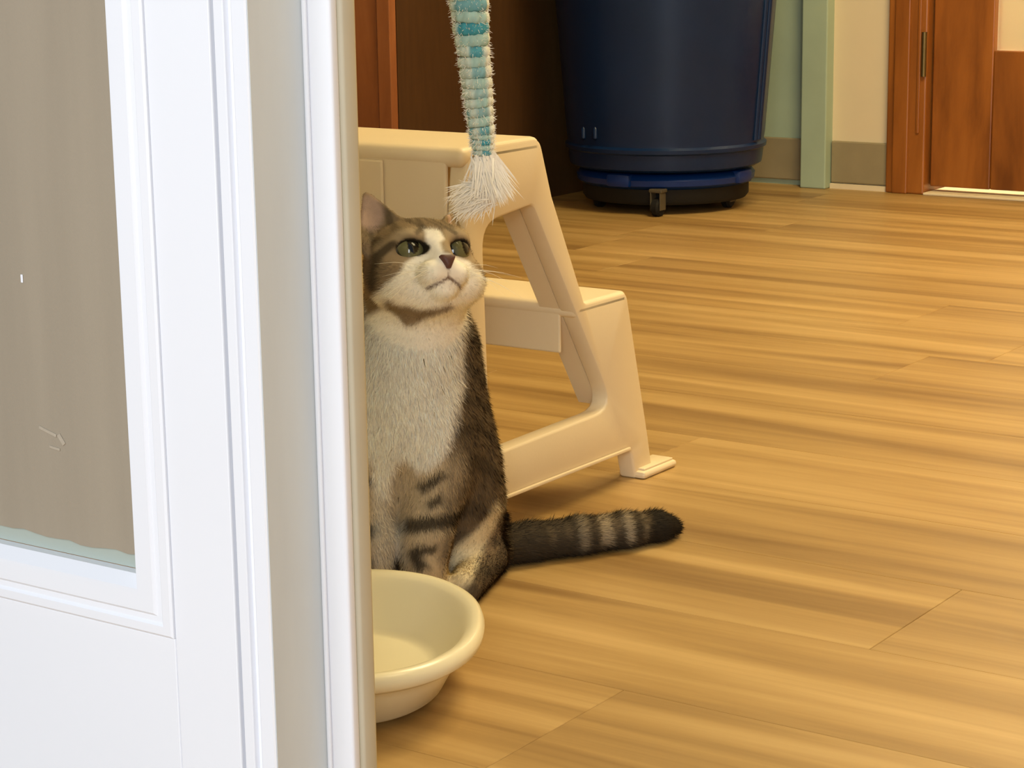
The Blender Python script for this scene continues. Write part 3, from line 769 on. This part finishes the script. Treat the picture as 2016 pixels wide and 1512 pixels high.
    comb = np.tile(np.array([.05, -.35, -.94]), (n, 1))
    low = sm(-z, -.075, -.055) * sm(x, -.075, -.06); comb = comb * (1 - low[:, None]) + np.array([-.35, -.9, -.25]) * low[:, None]
    comb = comb * (1 - tail[:, None]) + np.array([1.0, 0, -.05]) * tail[:, None]
    away = (Q - np.array([0, -.008, .062])) @ HM.astype(float).T; away /= np.linalg.norm(away, axis=1, keepdims=True)
    comb = comb * (1 - isH[:, None]) + away * isH[:, None]
    return col, L, comb

CC, FL, COMB = coat(CV)
def add_mesh(name, V, F, mat, colors=None, parent=None):
    me = bpy.data.meshes.new(name); me.from_pydata(V.tolist() if hasattr(V, 'tolist') else V, [], F.tolist() if hasattr(F, 'tolist') else F)
    me.materials.append(mat)
    if colors is not None:
        ca = me.color_attributes.new('Col', 'FLOAT_COLOR', 'POINT')
        ca.data.foreach_set('color', np.concatenate([colors, np.ones((len(colors), 1))], 1).astype('f').ravel())
    me.polygons.foreach_set('use_smooth', [True] * len(me.polygons)); me.update()
    o = bpy.data.objects.new(name, me); COL.objects.link(o)
    if parent: o.parent = parent
    return o
cat = empty('cat', (float(HC[0]), float(HC[1]) + .06, 0)); tag(cat, 'brown tabby and white cat sitting on the floor looking up at the yarn toy', 'cat')
ORG = np.array(cat.location)
body = add_mesh('body', CV - ORG, CF, M['fur'], CC, cat)
body['label'] = 'brown tabby and white body'
# vertex normals of the body for the fur
def vertex_normals(V, F):
    n = np.cross(V[F[:, 2]] - V[F[:, 0]], V[F[:, 3]] - V[F[:, 1]]); N = np.zeros_like(V)
    for i in range(4): np.add.at(N, F[:, i], n)
    return N / (np.linalg.norm(N, axis=1, keepdims=True) + 1e-12)
CN = vertex_normals(CV, CF)
NF = 330000
fa = np.linalg.norm(np.cross(CV[CF[:, 2]] - CV[CF[:, 0]], CV[CF[:, 3]] - CV[CF[:, 1]]), axis=1)
pick = rng.choice(len(CF), NF, p=fa / fa.sum()); q = CF[pick]
w4 = rng.uniform(size=(NF, 2)); w4 = np.stack([(1 - w4[:, 0]) * (1 - w4[:, 1]), w4[:, 0] * (1 - w4[:, 1]), w4[:, 0] * w4[:, 1], (1 - w4[:, 0]) * w4[:, 1]], 1)
mixv = lambda X: (X[q] * w4[..., None]).sum(1)
fp, fn_, fc_, fL, fd = mixv(CV), mixv(CN), mixv(CC), (FL[q] * w4).sum(1), mixv(COMB)
fn_ /= np.linalg.norm(fn_, axis=1, keepdims=True)
fd = fd - fn_ * (fd * fn_).sum(1, keepdims=True)
fdir = fn_ * .42 + fd * .9 + rng.normal(size=(NF, 3)) * .20
fdir /= np.linalg.norm(fdir, axis=1, keepdims=True)
keep = (fL > .0008) & (fp[:, 2] > .003)
fp, fn_, fc_, fL, fdir = fp[keep], fn_[keep], fc_[keep], fL[keep], fdir[keep]
sd = np.cross(fdir, fn_ + rng.normal(size=fn_.shape) * .3); sd /= np.linalg.norm(sd, axis=1, keepdims=True) + 1e-9
L = fL * rng.uniform(.6, 1.25, len(fL)); wd = np.clip(L * .055, .00025, .0006)
bp = fp - fn_ * .0006
tip = bp + fdir * L[:, None]; tip[:, 2] = np.maximum(tip[:, 2], .0012)
FV = np.stack([bp - sd * wd[:, None], bp + sd * wd[:, None], tip], 1).reshape(-1, 3)
FF = np.arange(len(FV)).reshape(-1, 3)
fc_ = fc_ * rng.uniform(.78, 1.22, (len(fc_), 1))
fcol = np.clip(np.repeat(fc_, 3, 0), 0, 1)
fur = bpy.data.meshes.new('fur'); fur.vertices.add(len(FV)); fur.vertices.foreach_set('co', (FV - ORG).astype('f').ravel())
fur.loops.add(len(FV)); fur.loops.foreach_set('vertex_index', FF.ravel().astype('i'))
fur.polygons.add(len(FF)); fur.polygons.foreach_set('loop_start', (np.arange(len(FF)) * 3).astype('i'))
fur.update(calc_edges=True)
ca = fur.color_attributes.new('Col', 'FLOAT_COLOR', 'POINT'); ca.data.foreach_set('color', np.concatenate([fcol, np.ones((len(fcol), 1))], 1).astype('f').ravel())
fur.materials.append(M['fur'])
fur.polygons.foreach_set('use_smooth', [True] * len(FF))
fur.normals_split_custom_set_from_vertices(np.repeat(fn_, 3, 0).tolist())
fo = bpy.data.objects.new('fur', fur); COL.objects.link(fo); fo.parent = cat; fo['kind'] = 'stuff'; fo['label'] = 'short tabby and white fur'

def h2w(p): return HC + HM.astype(float) @ (np.array(p) * HS)
gaze = np.array([.25, .42, .87]); gaze /= np.linalg.norm(gaze)
for s in (-1, 1):
    c = h2w((s * (EYE[0] - .0014), EYE[1] - .0004, EYE[2] - .0014)); er = .0142 * HS
    V, F, Cq = [], [], []
    gz = np.array([gaze[0] + s * .32, gaze[1] - .2, gaze[2]]); gz /= np.linalg.norm(gz)
    ga = np.cross([0, 1, 0], gz); ga /= np.linalg.norm(ga); gb = np.cross(gz, ga)
    nu, nv = 64, 48
    for j in range(nv + 1):
        th = math.pi * j / nv
        for i in range(nu):
            ph = 2 * math.pi * i / nu
            l = math.sin(th) * math.cos(ph) * ga + math.sin(th) * math.sin(ph) * gb + math.cos(th) * gz
            V.append(HM.astype(float) @ (l * er))
            rr = math.sin(th) if th < math.pi / 2 else 1
            pu = math.hypot(math.sin(th) * math.cos(ph) / .36, math.sin(th) * math.sin(ph) / .56)
            if pu < 1: col = C_(12, 12, 9)
            elif rr < .84: col = C_(104, 102, 68) * (1.15 - .5 * rr)
            else: col = C_(30, 26, 18)
            Cq.append(col)
    for j in range(nv):
        for i in range(nu): F.append((j * nu + i, (j + 1) * nu + i, (j + 1) * nu + (i + 1) % nu, j * nu + (i + 1) % nu))
    e = add_mesh('eye', np.array(V), np.array(F), M['eye'], np.array(Cq), cat); e.location = Vector(c) - Vector(ORG)
    e['label'] = 'green-grey eye'
# nose leather: a small rounded triangle
nb = MB(); rings_ = []
tri = rounded([(-.0078, -.0030), (.0078, -.0030), (.0018, -.0145), (-.0018, -.0145)], [.002, .002, .001, .001], 5)
cx_, cy_ = 0, -.0075
for sc, dz in ((1.0, .0545), (1.0, .0580), (.86, .0602), (.5, .0614), (.1, .0617)):
    rings_.append([tuple(h2w(((x - cx_) * sc, (y - cy_) * sc + cy_, dz - .10 * abs(y - cy_) * 1.0)) - ORG) for x, y in tri])
nb.rings(rings_).build('nose', M['nose'], cat, 60)
for s in (-1, 1):
    for k in range(7):
        a = np.array((s * .014, -.013 - .0022 * (k % 3), .0535)); L_ = random.uniform(.035, .055)
        dv = np.array((s * 1.0, -.35 + .13 * k - .1, .25 - .05 * k)); dv /= np.linalg.norm(dv)
        pts = [Vector(h2w(a + dv * L_ * t + np.array((0, -.010 * t * t, -.004 * t * t))) - ORG) for t in (0, .33, .66, 1)]
        MB().tube(pts, [.00022, .0002, .00014, .00004], 5).build('whisker', M['whisker'], cat, 60)
